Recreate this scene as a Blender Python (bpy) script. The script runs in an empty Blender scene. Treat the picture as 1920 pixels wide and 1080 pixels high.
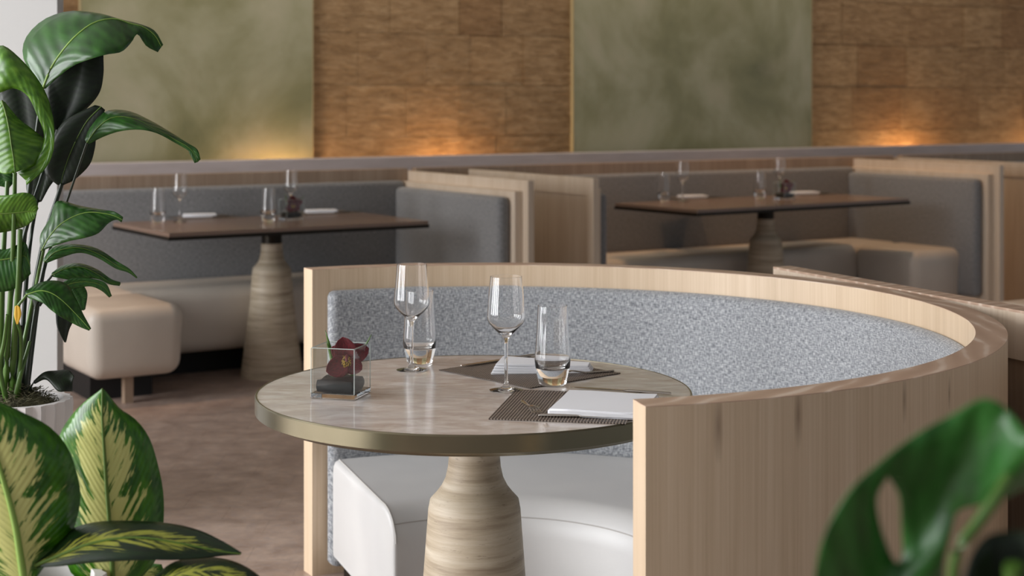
import bpy, bmesh, math, random
from mathutils import Vector, Matrix
random.seed(7)
R = math.radians
# ------------------------------------------------------------------ camera
F = 2993.0; HC = 1.36; YH = 185.0          # focal length in pixels, eye height, horizon row
SC = bpy.context.scene
COL = SC.collection
cam_d = bpy.data.cameras.new('camera'); cam = bpy.data.objects.new('camera', cam_d); COL.objects.link(cam)
cam.location = (0, 0, HC); cam.rotation_euler = (R(90), 0, 0)
cam_d.sensor_width = 36; cam_d.lens = F/1920*36; cam_d.shift_y = -(540-YH)/1920
cam_d.clip_start = 0.05; cam_d.clip_end = 100
cam_d.dof.use_dof = True; cam_d.dof.focus_distance = 3.25; cam_d.dof.aperture_fstop = 5.0
SC.camera = cam
SC.view_settings.view_transform = 'Standard'; SC.view_settings.look = 'None'
SC.view_settings.gamma = 1; SC.view_settings.use_curve_mapping = False
SC.view_settings.exposure = 0.0
# ------------------------------------------------------------------ world (pale daylight)
W = bpy.data.worlds.new('sky'); SC.world = W; W.use_nodes = True
bg = W.node_tree.nodes['Background']; bg.inputs['Color'].default_value = (0.86, 0.93, 1.0, 1); bg.inputs['Strength'].default_value = 0.42
# ------------------------------------------------------------------ window daylight on the left side
WX = -6.0
WINS = [(-0.8, 1.2), (0.9, 1.2), (2.6, 1.2), (4.3, 1.2)]   # centre y, width
for wy, ww in WINS:
    ld = bpy.data.lights.new('window_daylight', 'AREA'); ld.shape = 'RECTANGLE'; ld.size = 3.0; ld.size_y = ww
    ld.energy = 165; ld.color = (0.97, 0.98, 1.0)
    lo = bpy.data.objects.new('window_daylight', ld); COL.objects.link(lo)
    lo.location = (WX+0.07, wy, 1.9); lo.rotation_euler = (0, R(-90), 0)
# warm ceiling downlights
def spot(loc, target, power, size, color, blend=0.5, rad=0.03):
    ld = bpy.data.lights.new('downlight', 'SPOT'); ld.energy = power; ld.spot_size = R(size); ld.spot_blend = blend
    ld.color = color; ld.shadow_soft_size = rad
    o = bpy.data.objects.new('downlight', ld); COL.objects.link(o); o.location = loc
    d = Vector(target)-Vector(loc); o.rotation_euler = d.to_track_quat('-Z', 'Y').to_euler()
    return o
WARM = (1.0, 0.56, 0.26)
# added unseen warm strip that brightens the stone wall from under the ceiling
wd = bpy.data.lights.new('wall_fill_light', 'AREA'); wd.shape = 'RECTANGLE'; wd.size = 10.0; wd.size_y = 0.12; wd.energy = 58; wd.color = (1.0, 0.86, 0.70)
wo = bpy.data.objects.new('wall_fill_light', wd); COL.objects.link(wo)
wo.location = (-1.306+0.848*2.4-0.53*0.45, 8.5+0.53*2.4+0.848*0.45, 3.5); wo.rotation_euler = (R(28), 0, R(32))
spot((-1.75, 7.3, 2.95), (-1.85, 7.4, 0.4), 60, 34, WARM, 0.8)
spot((1.1, 9.0, 2.95), (0.75, 9.1, 0.4), 30, 40, WARM, 0.8)
spot((2.2, 9.6, 2.95), (2.2, 10.2, 0.5), 60, 70, WARM, 0.9)
spot((0.9, 8.9, 2.95), (0.9, 9.6, 0.5), 40, 60, WARM, 0.9)
spot((2.6, 7.4, 2.95), (2.7, 7.4, 0.4), 40, 40, WARM, 0.7)
spot((-0.9, 8.4, 2.95), (-0.9, 8.3, 0.4), 6, 60, WARM, 0.9)

# ------------------------------------------------------------------ helpers
def at(px, py, Y):
    return Vector(((px-960)/F*Y, Y, HC-(py-YH)/F*Y))
def onp(px, py, h):
    Y = F*(HC-h)/(py-YH)
    return Vector(((px-960)/F*Y, Y, h))
def srgb(r, g, b):
    f = lambda c: (c/12.92 if c <= 0.04045 else ((c+0.055)/1.055)**2.4)
    return (f(r/255), f(g/255), f(b/255), 1)

class NT:
    def __init__(s, name):
        s.m = bpy.data.materials.new(name); s.m.use_nodes = True
        s.t = s.m.node_tree; s.b = s.t.nodes['Principled BSDF']
    def put(s, sock, v):
        if isinstance(v, bpy.types.NodeSocket): s.t.links.new(v, sock)
        else: sock.default_value = v
    def n(s, typ, out=0, props=None, **ins):
        nd = s.t.nodes.new(typ)
        for k, v in (props or {}).items(): setattr(nd, k, v)
        for k, v in ins.items():
            k2 = k.replace('_', ' ')
            sock = nd.inputs[int(k[1:])] if (k[0] == 'i' and k[1:].isdigit()) else nd.inputs[k2]
            s.put(sock, v)
        return nd.outputs[out]
    def obj(s): return s.n('ShaderNodeTexCoord', 'Object')
    def uv(s): return s.n('ShaderNodeTexCoord', 'UV')
    def sc(s, vec, x, y, z): return s.n('ShaderNodeMapping', Vector=vec, Scale=(x, y, z))
    def noise(s, vec, scale=1.0, detail=3.0, rough=0.5, dist=0.0):
        return s.n('ShaderNodeTexNoise', 0, None, Vector=vec, Scale=scale, Detail=detail, Roughness=rough, Distortion=dist)
    def ramp(s, fac, stops, interp='LINEAR'):
        nd = s.t.nodes.new('ShaderNodeValToRGB'); s.put(nd.inputs[0], fac); e = nd.color_ramp.elements
        nd.color_ramp.interpolation = interp
        while len(e) < len(stops): e.new(0.5)
        for k, (p, c) in enumerate(stops):
            e[k].position = p; e[k].color = c if len(c) == 4 else (*c, 1)
        return nd.outputs[0]
    def math(s, op, a, b=0.0, c=0.0, clamp=False):
        nd = s.t.nodes.new('ShaderNodeMath'); nd.operation = op; nd.use_clamp = clamp
        s.put(nd.inputs[0], a); s.put(nd.inputs[1], b); s.put(nd.inputs[2], c); return nd.outputs[0]
    def mix(s, fac, a, b, typ='MIX'):
        nd = s.t.nodes.new('ShaderNodeMix'); nd.data_type = 'RGBA'; nd.blend_type = typ
        s.put(nd.inputs[0], fac); s.put(nd.inputs[6], a); s.put(nd.inputs[7], b); return nd.outputs[2]
    def bump(s, h, strength=0.3, dist=0.01):
        return s.n('ShaderNodeBump', 0, None, Height=h, Strength=strength, Distance=dist)
    def fin(s, color=None, rough=None, metal=None, normal=None, **kw):
        if color is not None: s.put(s.b.inputs['Base Color'], color)
        if rough is not None: s.put(s.b.inputs['Roughness'], rough)
        if metal is not None: s.put(s.b.inputs['Metallic'], metal)
        if normal is not None: s.put(s.b.inputs['Normal'], normal)
        for k, v in kw.items(): s.put(s.b.inputs[k.replace('_', ' ')], v)
        return s.m
def plain(name, col, rough=0.5, metal=0.0, **kw):
    return NT(name).fin(col, rough, metal, **kw)

# ------------------------------------------------------------------ materials
def wood(name, lo, mid, hi, sx=90, sz=2.5, rough=0.45, knots=None, axis='z'):
    t = NT(name); o = t.obj()
    s = (sx, sx, sz) if axis == 'z' else ((sz, sx, sx) if axis == 'x' else (sx, sz, sx))
    a = t.noise(t.sc(o, *s), 1, 5, 0.6)
    s2 = tuple(v*0.16 for v in s)
    b = t.noise(t.sc(o, *s2), 1, 3, 0.5)
    f = t.math('ADD', t.math('MULTIPLY', a, 0.6), t.math('MULTIPLY', b, 0.4))
    c = t.ramp(f, [(0.32, lo), (0.5, mid), (0.68, hi)])
    if knots:
        for (kx, ky, kz, sz2) in knots:
            d = t.n('ShaderNodeVectorMath', 1, {'operation': 'DISTANCE'}, i0=t.sc(o, 1, 1, 0.17), i1=(kx, ky, kz*0.17))
            d = t.math('ADD', d, t.math('MULTIPLY', t.math('SUBTRACT', a, 0.5), 0.006))
            k = t.math('SUBTRACT', 1.0, t.math('DIVIDE', d, sz2), clamp=True)
            c = t.mix(t.math('MULTIPLY', k, 0.55), c, srgb(84, 56, 34))
    return t.fin(c, rough, normal=t.bump(a, 0.08, 0.002))
OAK = dict(lo=srgb(200, 180, 157), mid=srgb(212, 194, 173), hi=srgb(221, 205, 187))
def kn(px, py, Y):
    k = (px-960)/F; cx, cy = -0.053, 3.618; A = k*k+1; Bq = -2*(k*cx+cy); Cq = cx*cx+cy*cy-1.124**2
    v = at(px, py, (-Bq-math.sqrt(Bq*Bq-4*A*Cq))/(2*A)); return (v.x-cx, v.y-cy, v.z)
M = {}
M['oak'] = wood('oak_veneer', **OAK)
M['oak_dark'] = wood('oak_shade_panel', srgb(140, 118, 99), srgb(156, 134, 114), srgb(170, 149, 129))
def booth_wood():
    # knots placed on the outer face of the curved panel
    return wood('oak_curved', srgb(190, 166, 137), srgb(203, 180, 152), srgb(213, 192, 166), sx=190,
                knots=[(*kn(1347, 800, 2.53), .011), (*kn(1497, 778, 2.62), .010), (*kn(1696, 748, 2.82), .008), (*kn(1780, 738, 2.95), .006)])
M['oak_curved'] = booth_wood()
def top_grain():
    t = NT('oak_top_grain'); o = t.obj()
    w = t.n('ShaderNodeTexWave', 1, {'wave_type': 'RINGS', 'rings_direction': 'SPHERICAL'}, Vector=t.n('ShaderNodeMapping', Vector=o, Location=(0.4, 0.2, 0.0), Scale=(1.0, 1.0, 0.0)), Scale=7.0, Distortion=6.0, Detail=1.0, Detail_Scale=0.7)
    n = t.noise(t.sc(o, 7, 7, 1), 1, 5)
    f = t.math('ADD', t.math('MULTIPLY', w, 0.4), t.math('MULTIPLY', n, 0.6))
    return t.fin(t.ramp(f, [(0.2, srgb(182, 152, 130)), (0.62, srgb(197, 168, 146)), (0.74, srgb(222, 202, 184))]), 0.42)
M['oak_top'] = top_grain()
M['ledge'] = wood('window_lit_ledge', srgb(186, 176, 174), srgb(198, 188, 187), srgb(208, 199, 199), sx=4, sz=30, rough=0.35)  # pale grey-lavender colour stands in for window light on the ledge
def fabric(name, a, b, c, sc=1.0):
    t = NT(name); u = t.uv()
    h = t.noise(t.sc(u, 620*sc, 120*sc, 1), 1, 1.5, 0.6)
    v = t.noise(t.sc(u, 120*sc, 620*sc, 1), 1, 1.5, 0.6)
    g = t.noise(t.sc(u, 420*sc, 420*sc, 1), 1, 2, 0.7)
    f = t.math('ADD', t.math('ADD', t.math('MULTIPLY', h, 0.45), t.math('MULTIPLY', v, 0.45)), t.math('MULTIPLY', g, 0.10))
    col = t.ramp(f, [(0.38, a), (0.5, b), (0.62, c)])
    return t.fin(col, 0.9, normal=t.bump(f, 0.5, 0.003), Sheen_Weight=0.25)
M['fabric'] = fabric('heathered_grey_fabric', srgb(94, 98, 104), srgb(143, 146, 150), srgb(190, 192, 194), 0.6)
M['fabric_far'] = fabric('grey_booth_fabric', srgb(104, 104, 106), srgb(128, 128, 129), srgb(148, 148, 148), 0.5)
def leather(name, c1, c2):
    t = NT(name); o = t.obj()
    n = t.noise(o, 4, 2); f = t.n('ShaderNodeTexVoronoi', 0, None, Vector=o, Scale=420.0)
    return t.fin(t.ramp(n, [(0.3, c1), (0.7, c2)]), 0.42, normal=t.bump(f, 0.06, 0.002))
M['leather'] = leather('white_leather', srgb(196, 195, 194), srgb(204, 203, 201))
M['leather_far'] = leather('cream_leather', srgb(200, 190, 178), srgb(209, 199, 187))
M['seam'] = plain('seam_thread', srgb(176, 172, 168), 0.6)
def marble():
    t = NT('beige_marble'); o = t.obj()
    r = t.n('ShaderNodeMapping', Vector=o, Rotation=(0, 0, R(35)), Scale=(12, 26, 12))
    a = t.noise(r, 1, 6, 0.62, 0.6); b = t.noise(t.sc(o, 7, 7, 7), 1, 4, 0.6, 0.8)
    c = t.ramp(a, [(0.3, srgb(190, 175, 164)), (0.52, srgb(216, 205, 196)), (0.7, srgb(236, 231, 227))])
    c = t.mix(t.ramp(b, [(0.42, (0, 0, 0)), (0.7, (0.55, 0.55, 0.55))]), c, srgb(206, 200, 197))
    return t.fin(c, 0.12, Specular_IOR_Level=0.5)
M['marble'] = marble()
def travertine():
    t = NT('travertine'); o = t.obj()
    a = t.noise(t.sc(o, 3, 3, 42), 1, 6, 0.65, 0.25); b = t.noise(t.sc(o, 26, 26, 110), 1, 4, 0.7)
    c = t.ramp(a, [(0.3, srgb(146, 128, 106)), (0.5, srgb(186, 170, 146)), (0.72, srgb(212, 200, 180))])
    p = t.ramp(b, [(0.30, (1, 1, 1)), (0.40, (0, 0, 0))])
    c = t.mix(t.math('MULTIPLY', p, 0.55), c, srgb(120, 102, 82))
    return t.fin(c, 0.55, normal=t.bump(b, 0.25, 0.003))
M['travertine'] = travertine()
M['brass'] = plain('antique_brass', srgb(124, 118, 98), 0.28, 1.0)
M['dark_metal'] = plain('blackened_metal', srgb(40, 36, 30), 0.4, 0.8)
M['black'] = plain('black_underseat_shade', srgb(16, 15, 15), 0.7)  # black tone for the shade under the straight booth seats
M['steel'] = plain('polished_steel', srgb(196, 190, 182), 0.16, 1.0)
M['far_top'] = NT('warm_stone_top').fin(srgb(128, 106, 92), 0.22)
def floor_mat():
    t = NT('mottled_stone_floor'); o = t.obj()
    a = t.noise(t.sc(o, 9, 9, 9), 1, 5, 0.65, 0.3); b = t.noise(t.sc(o, 26, 60, 9), 1, 4, 0.6)
    c = t.ramp(a, [(0.3, srgb(150, 127, 114)), (0.5, srgb(178, 155, 141)), (0.72, srgb(204, 182, 167))])
    c = t.mix(t.ramp(b, [(0.45, (0, 0, 0)), (0.65, (0.6, 0.6, 0.6))]), c, srgb(166, 152, 149))
    br = t.n('ShaderNodeTexBrick', 0, None, Vector=o, Color1=(1, 1, 1, 1), Color2=(0.9, 0.9, 0.9, 1), Mortar=(0.82, 0.82, 0.82, 1), Scale=1.6, Mortar_Size=0.004)
    c = t.mix(1.0, c, br, 'MULTIPLY')
    return t.fin(c, 0.38)
M['floor'] = floor_mat()
M['white_wall'] = NT('white_plaster').fin(srgb(188, 188, 186), 0.7)
def stone_block(name, dark, mid, hi):
    t = NT(name); g = t.n('ShaderNodeNewGeometry', 0)   # world position keeps the courses running through
    rnd = t.n('ShaderNodeObjectInfo', 'Random')
    rot = t.n('ShaderNodeMapping', Vector=g, Rotation=(0, 0, R(-32)))
    a = t.noise(t.sc(rot, 9, 9, 34), 1, 6, 0.7, 0.4); b = t.noise(t.sc(rot, 3, 3, 5), 1, 3)
    c = t.ramp(a, [(0.3, dark), (0.5, mid), (0.7, hi)])
    tint = t.ramp(rnd, [(0.0, (0.72, 0.60, 0.50)), (0.2, (0.9, 0.86, 0.82)), (0.7, (1.0, 1.0, 1.0)), (1.0, (1.12, 1.08, 1.04))])
    c = t.mix(1.0, c, tint, 'MULTIPLY')
    c = t.mix(t.math('MULTIPLY', b, 0.35), c, srgb(134, 98, 52))
    return t.fin(c, 0.6, normal=t.bump(a, 0.9, 0.03))
M['stone'] = stone_block('split_face_stone', srgb(124, 97, 64), srgb(166, 136, 98), srgb(196, 168, 130))
M['mortar'] = plain('brown_mortar', srgb(140, 112, 80), 0.9)
def onyx():
    t = NT('green_onyx'); o = t.obj()
    a = t.noise(t.sc(o, 1.5, 1.5, 1.3), 1, 6, 0.55, 0.35); b = t.noise(t.sc(o, 3.0, 3, 2.4), 1, 4, 0.5, 0.3)
    c = t.ramp(a, [(0.28, srgb(112, 112, 76)), (0.44, srgb(142, 140, 102)), (0.58, srgb(168, 165, 134)), (0.72, srgb(186, 180, 154))])
    c = t.mix(t.ramp(b, [(0.55, (0, 0, 0)), (0.75, (0.5, 0.5, 0.5))]), c, srgb(176, 168, 140))
    return t.fin(c, 0.3)
M['onyx'] = onyx()
M['onyx_edge'] = plain('slab_edge', srgb(168, 154, 116), 0.5)
M['glass'] = NT('clear_glass').fin((1, 1, 1, 1), 0.0, IOR=1.45, Transmission_Weight=1.0)
def pane():
    t = NT('vase_pane'); t.t.nodes.remove(t.b); out = t.t.nodes['Material Output']
    fr = t.math('MULTIPLY_ADD', t.math('POWER', t.n('ShaderNodeLayerWeight', 1, None, Blend=0.5), 4.0), 0.5, 0.03)
    tr = t.n('ShaderNodeBsdfTransparent', 0, None, Color=(0.975, 0.985, 0.98, 1)); gl = t.n('ShaderNodeBsdfGlossy', 0, None, Roughness=0.0)
    t.t.links.new(t.n('ShaderNodeMixShader', 0, None, i0=fr, i1=tr, i2=gl), out.inputs[0]); return t.m
M['pane'] = pane()
M['edge_highlight'] = NT('edge_highlight_glass').fin(srgb(206, 214, 210), 0.12, Alpha=0.55)  # pale half-clear colour paints the bright glints along the glass edges
M['linen'] = NT('white_linen'); _t = M['linen']; M['linen'] = _t.fin(srgb(232, 232, 236), 0.85, normal=_t.bump(_t.noise(_t.sc(_t.obj(), 700, 700, 700), 1, 2), 0.15, 0.001), Sheen_Weight=0.2)
def mat_weave():
    t = NT('woven_vinyl'); o = t.obj()
    r = t.n('ShaderNodeMapping', Vector=o, Rotation=(0, 0, 0.0))
    w1 = t.n('ShaderNodeTexWave', 1, {'bands_direction': 'X'}, Vector=r, Scale=52.0, Distortion=0.0)
    w2 = t.n('ShaderNodeTexWave', 1, {'bands_direction': 'Y'}, Vector=r, Scale=40.0, Distortion=0.0)
    f = t.math('MULTIPLY', w1, w2); n = t.noise(t.sc(o, 30, 200, 1), 1, 3)
    c = t.ramp(t.math('ADD', f, t.math('MULTIPLY', t.math('SUBTRACT', n, 0.5), 0.5)), [(0.1, srgb(62, 52, 46)), (0.35, srgb(128, 112, 100)), (0.8, srgb(178, 164, 150))])
    return t.fin(c, 0.5, normal=t.bump(f, 0.6, 0.002))
M['weave'] = mat_weave()
M['pebble'] = plain('black_pebble', srgb(10, 10, 11), 0.6)
M['pot'] = plain('white_matte_ceramic', srgb(216, 212, 210), 0.6)
def leafmat(name, c1, c2, c3, nv=13, rough=0.32, bs=0.16):
    t = NT(name); u = t.uv(); s = t.n('ShaderNodeSeparateXYZ', 0, None, Vector=u); s2 = s.node.outputs[1]
    av = t.math('ABSOLUTE', t.math('SUBTRACT', s2, 0.5))
    ph = t.math('SUBTRACT', t.math('MULTIPLY', s, nv), t.math('MULTIPLY', av, nv*0.35))
    w = t.math('SINE', t.math('MULTIPLY', ph, 6.283)); n = t.noise(t.sc(u, 12, 3, 1), 1, 3)
    f = t.math('ADD', t.math('MULTIPLY', w, 0.06), n)
    c = t.ramp(f, [(0.3, c1), (0.5, c2), (0.72, c3)])
    return t.fin(c, rough, normal=t.bump(w, bs, 0.002), Specular_IOR_Level=0.38)
M['leaf'] = leafmat('glossy_green_leaf', srgb(22, 56, 12), srgb(32, 74, 18), srgb(48, 94, 30))
M['leaf_young'] = leafmat('young_green_leaf', srgb(48, 84, 16), srgb(68, 110, 24), srgb(94, 134, 40))
M['leaf_deep_shaded'] = leafmat('deep_shaded_leaf', srgb(9, 19, 6), srgb(13, 27, 8), srgb(19, 37, 12), rough=0.5, bs=0.05)  # near-black green, shade of leaf undersides is put into the colour
M['rib'] = plain('pale_midrib', srgb(132, 164, 74), 0.45)
M['rib_dark'] = plain('green_midrib', srgb(84, 112, 34), 0.45)
M['stem'] = plain('green_stem', srgb(66, 98, 32), 0.4)
M['stem_dark'] = plain('dark_stem', srgb(24, 38, 22), 0.4)
M['yellow'] = plain('yellowing_sheath', srgb(206, 160, 36), 0.5)
def varieg(name, green1, green2, cream, amount):
    t = NT(name); u = t.uv(); s = t.n('ShaderNodeSeparateXYZ', 0, None, Vector=u); s2 = s.node.outputs[1]
    av = t.math('ABSOLUTE', t.math('SUBTRACT', s2, 0.5))
    ph = t.math('SUBTRACT', t.math('MULTIPLY', s, 19), t.math('MULTIPLY', av, 15.0))
    cv = t.n('ShaderNodeCombineXYZ', 0, None, X=ph, Y=t.math('MULTIPLY', s2, 4.0), Z=0.0)
    n = t.noise(cv, 1.25, 4, 0.6, 0.25)
    mask = t.math('SUBTRACT', amount, t.math('MULTIPLY', t.math('POWER', t.math('MULTIPLY', av, 2.0), 1.7), 0.42))
    tip = t.math('MULTIPLY', t.math('POWER', s, 5.0), 0.32)
    v = t.math('SUBTRACT', t.math('ADD', n, mask), tip)
    f = t.ramp(v, [(0.60, (0, 0, 0)), (0.66, (1, 1, 1))])
    g = t.ramp(t.noise(t.sc(u, 9, 9, 1), 1, 3), [(0.35, green1), (0.65, green2)])
    c = t.mix(f, g, cream)
    w = t.math('SINE', t.math('MULTIPLY', ph, 9.0))
    return t.fin(c, 0.3, normal=t.bump(w, 0.14, 0.003), Specular_IOR_Level=0.4)
M['varieg'] = varieg('variegated_leaf', srgb(30, 76, 4), srgb(62, 116, 10), srgb(196, 196, 122), 0.26)
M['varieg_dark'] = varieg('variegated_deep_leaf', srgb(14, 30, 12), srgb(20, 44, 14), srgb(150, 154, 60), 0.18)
M['monstera'] = leafmat('split_leaf_green', srgb(24, 70, 16), srgb(34, 90, 26), srgb(50, 110, 44), nv=9, rough=0.38)
def petal_mat():
    t = NT('crimson_petal'); u = t.uv()
    return t.fin(t.ramp(t.noise(t.sc(u, 6, 14, 1), 1, 3), [(0.3, srgb(70, 7, 18)), (0.7, srgb(120, 18, 34))]), 0.5, Sheen_Weight=0.3)
M['petal'] = petal_mat()
def lip_mat():
    t = NT('orchid_lip'); u = t.uv(); n = t.noise(t.sc(u, 9, 16, 1), 1, 4, 0.7)
    return t.fin(t.ramp(n, [(0.47, srgb(60, 10, 22)), (0.53, srgb(214, 176, 70))]), 0.5)
M['lip'] = lip_mat()
def moss_mat():
    t = NT('dry_moss'); o = t.obj()
    return t.fin(t.ramp(t.noise(o, 60, 4), [(0.3, srgb(52, 50, 34)), (0.7, srgb(116, 112, 82))]), 0.9)
M['moss'] = moss_mat()

# ------------------------------------------------------------------ object helpers
def obj(name, me, mat, parent=None, smooth=False, loc=None, rot=None):
    if isinstance(me, bmesh.types.BMesh):
        b = me; bmesh.ops.recalc_face_normals(b, faces=b.faces); me = bpy.data.meshes.new(name); b.to_mesh(me); b.free()
    if mat and not me.materials: me.materials.append(M[mat] if isinstance(mat, str) else mat)
    if smooth:
        for p in me.polygons: p.use_smooth = True
    o = bpy.data.objects.new(name, me); COL.objects.link(o)
    if parent: o.parent = parent
    if loc is not None: o.location = loc
    if rot is not None: o.rotation_euler = rot
    return o
def tag(o, label, cat, group=None):
    o['label'] = label; o['category'] = cat
    if group: o['group'] = group
    return o
def thing(name, label, cat, loc=(0, 0, 0), rz=0, group=None):
    o = bpy.data.objects.new(name, None); COL.objects.link(o); o.location = loc; o.rotation_euler = (0, 0, rz)
    o.empty_display_size = 0.1
    return tag(o, label, cat, group)
def struct(o): o['kind'] = 'structure'; return o
def box_bm(x0, x1, y0, y1, z0, z1, bev=0.0, seg=2, taper=0.0):
    b = bmesh.new(); bmesh.ops.create_cube(b, size=1)
    for v in b.verts:
        k = (1-taper) if v.co.z < 0 else 1.0
        v.co = Vector(((x0+x1)/2+v.co.x*k*(x1-x0), (y0+y1)/2+v.co.y*k*(y1-y0), (z0+z1)/2+v.co.z*(z1-z0)))
    if bev > 0: bmesh.ops.bevel(b, geom=list(b.edges), offset=bev, segments=seg, profile=0.5, affect='EDGES', clamp_overlap=True)
    uvbox(b); return b
def uvbox(b):
    uv = b.loops.layers.uv.verify(); b.normal_update()
    for f in b.faces:
        n = f.normal; a = max(range(3), key=lambda i: abs(n[i]))
        for l in f.loops:
            c = l.vert.co
            l[uv].uv = (c.y, c.z) if a == 0 else ((c.x, c.z) if a == 1 else (c.x, c.y))
def lathe_bm(prof, n=48, a0=0.0, a1=2*math.pi):
    b = bmesh.new(); rings = []; uv = b.loops.layers.uv.verify()
    for r, z in prof:
        if r < 1e-6: rings.append([b.verts.new((0, 0, z))])
        else: rings.append([b.verts.new((r*math.cos(2*math.pi*k/n), r*math.sin(2*math.pi*k/n), z)) for k in range(n)])
    for A, B in zip(rings[:-1], rings[1:]):
        for k in range(n):
            k2 = (k+1) % n
            if len(A) == 1 and len(B) == 1: continue
            if len(A) == 1: b.faces.new((A[0], B[k], B[k2]))
            elif len(B) == 1: b.faces.new((A[k], B[0], A[k2]))
            else: b.faces.new((A[k], B[k], B[k2], A[k2]))
    return b
def sharp(o, ang=35):
    for p in o.data.polygons: p.use_smooth = True
    o.data.set_sharp_from_angle(angle=R(ang)); return o
def tube_bm(pts, rad, n=8, b=None, taper=None):
    b = b or bmesh.new(); pts = [Vector(p) for p in pts]; rings = []
    for i, p in enumerate(pts):
        t = (pts[min(i+1, len(pts)-1)]-pts[max(i-1, 0)]).normalized()
        ref = Vector((0, 0, 1)) if abs(t.z) < 0.9 else Vector((1, 0, 0))
        u = t.cross(ref).normalized(); v = t.cross(u)
        r = rad if taper is None else rad*(1+(taper-1)*i/(len(pts)-1))
        rings.append([b.verts.new(p+(u*math.cos(2*math.pi*k/n)+v*math.sin(2*math.pi*k/n))*r) for k in range(n)])
    for A, B in zip(rings[:-1], rings[1:]):
        for k in range(n): b.faces.new((A[k], A[(k+1) % n], B[(k+1) % n], B[k]))
    b.faces.new(rings[0][::-1]); b.faces.new(rings[-1]); return b
def catmull(P, n):
    P = [Vector(p) for p in P]; Q = []; m = len(P)-1
    for i in range(n+1):
        x = i/n*m; k = min(int(x), m-1); t = x-k
        p0 = P[k-1] if k > 0 else 2*P[0]-P[1]; p1 = P[k]; p2 = P[k+1]; p3 = P[k+2] if k+2 <= m else 2*P[m]-P[m-1]
        Q.append(0.5*((2*p1)+(-p0+p2)*t+(2*p0-5*p1+4*p2-p3)*t*t+(-p0+3*p1-3*p2+p3)*t**3))
    return Q

# ================================================================== SETTING
struct(obj('floor', box_bm(-6.2, 9, -3.6, 18, -0.05, 0), 'floor'))
struct(obj('ceiling', box_bm(-6.2, 9, -3.0, 18, 3.6, 3.7), 'white_wall'))
TH = R(32); UX = Vector((math.cos(TH), math.sin(TH), 0)); NY = Vector((-math.sin(TH), math.cos(TH), 0))   # along / away
P0 = Vector((-1.306, 8.5, 0))
def loc_s(s, t=0.0, z=0.0):
    return P0+UX*s+NY*t+Vector((0, 0, z))
def s_at(px, off):
    k = (px-960)/F; q = P0+NY*off
    return (k*q.y-q.x)/(UX.x-k*UX.y)
# window side: piers, sill and head around the openings
def left_wall():
    b = bmesh.new()
    def add(y0, y1, z0, z1):
        r = bmesh.ops.create_cube(b, size=1)
        for v in r['verts']: v.co = Vector((WX-0.02+v.co.x*0.16, (y0+y1)/2+v.co.y*(y1-y0), (z0+z1)/2+v.co.z*(z1-z0)))
    ys = sorted(WINS); edge = -3.6
    for wy, ww in ys:
        add(edge, wy-ww/2, 0, 3.6); edge = wy+ww/2
        add(wy-ww/2, wy+ww/2, 0, 0.4); add(wy-ww/2, wy+ww/2, 3.4, 3.6)
    add(edge, 6.6, 0, 3.6)
    return b
struct(obj('wall_left', left_wall(), 'white_wall'))
for i, (wy, ww) in enumerate(WINS):
    b = bmesh.new()
    for (y0, y1, z0, z1) in ((-ww/2, -ww/2+.05, .4, 3.4), (ww/2-.05, ww/2, .4, 3.4), (-ww/2+.05, ww/2-.05, .4, .45), (-ww/2+.05, ww/2-.05, 3.35, 3.4)):
        r = bmesh.ops.create_cube(b, size=1)
        for v in r['verts']: v.co = Vector((v.co.x*0.05, (y0+y1)/2+v.co.y*(y1-y0), (z0+z1)/2+v.co.z*(z1-z0)))
    struct(obj('window_%d' % (i+1), b, 'dark_metal', loc=(WX, wy, 0)))
# free-standing white wall end beside the plant
struct(obj('wall_partition', box_bm(-3.2, at(107, 0, 5.0).x, 5.0, 5.07, 0, 3.6), 'white_wall'))

# ---- back wall: mortar backing, stone blocks, green slabs
OFFW = 1.05
wall = struct(obj('wall_back', box_bm(-5.2, 9.5, 0.03, 0.20, 0, 3.6), 'mortar'))
wall.location = loc_s(0, OFFW); wall.rotation_euler = (0, 0, TH)
SB = [s_at(p, OFFW) for p in (148, 582, 1070, 1516)]
slabs = [(SB[0], SB[1]), (SB[2], SB[3])]
for k, (a, c) in enumerate(slabs):
    sl = obj('stone_panel', box_bm(a, c, -0.035, 0.03, 0.0, 3.6, 0.003, 1), 'onyx', wall)
    for e in (a, c):
        obj('edge_trim', box_bm(e-0.003, e+0.003, -0.037, 0.03, 0.0, 3.6), 'onyx_edge', wall)
blkm = {}
def block(w, h):
    k = (round(w, 2), round(h, 2))
    if k not in blkm:
        b = box_bm(-w/2, w/2, -0.03, 0.0, -h/2, h/2)
        bmesh.ops.subdivide_edges(b, edges=list(b.edges), cuts=1)
        me = bpy.data.meshes.new('stone_block'); bmesh.ops.recalc_face_normals(b, faces=b.faces); b.to_mesh(me); b.free(); me.materials.append(M['stone']); blkm[k] = me
    return blkm[k]
for (a, c) in ((-3.2, SB[0]), (SB[1], SB[2]), (SB[3], 9.3)):
    row = 0; z = 0.792
    while z < 3.6:
        h = min(0.327, 3.6-z)
        edges = [a]; L = c-a
        # joints read off the photograph for the middle field, staggered elsewhere
        if abs(a-SB[1]) < 1e-6:
            px = {0: (700, 840, 930), 1: (650, 760, 860, 948), 2: (670, 800, 880, 980), 3: (730, 860, 940)}.get(row % 4)
            edges += [s_at(p, OFFW) for p in px]
        else:
            x = a+random.uniform(0.25, 0.5)
            while x < c-0.15: edges.append(x); x += random.choice((0.36, 0.44, 0.52, 0.6))
        edges.append(c)
        for e0, e1 in zip(edges[:-1], edges[1:]):
            w = e1-e0-0.003
            if w < 0.02: continue
            obj('stone_block', block(w, h-0.003), None, wall, loc=((e0+e1)/2, 0.03-random.uniform(0.0, 0.005), z+h/2))
        z += 0.327; row += 1
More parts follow.
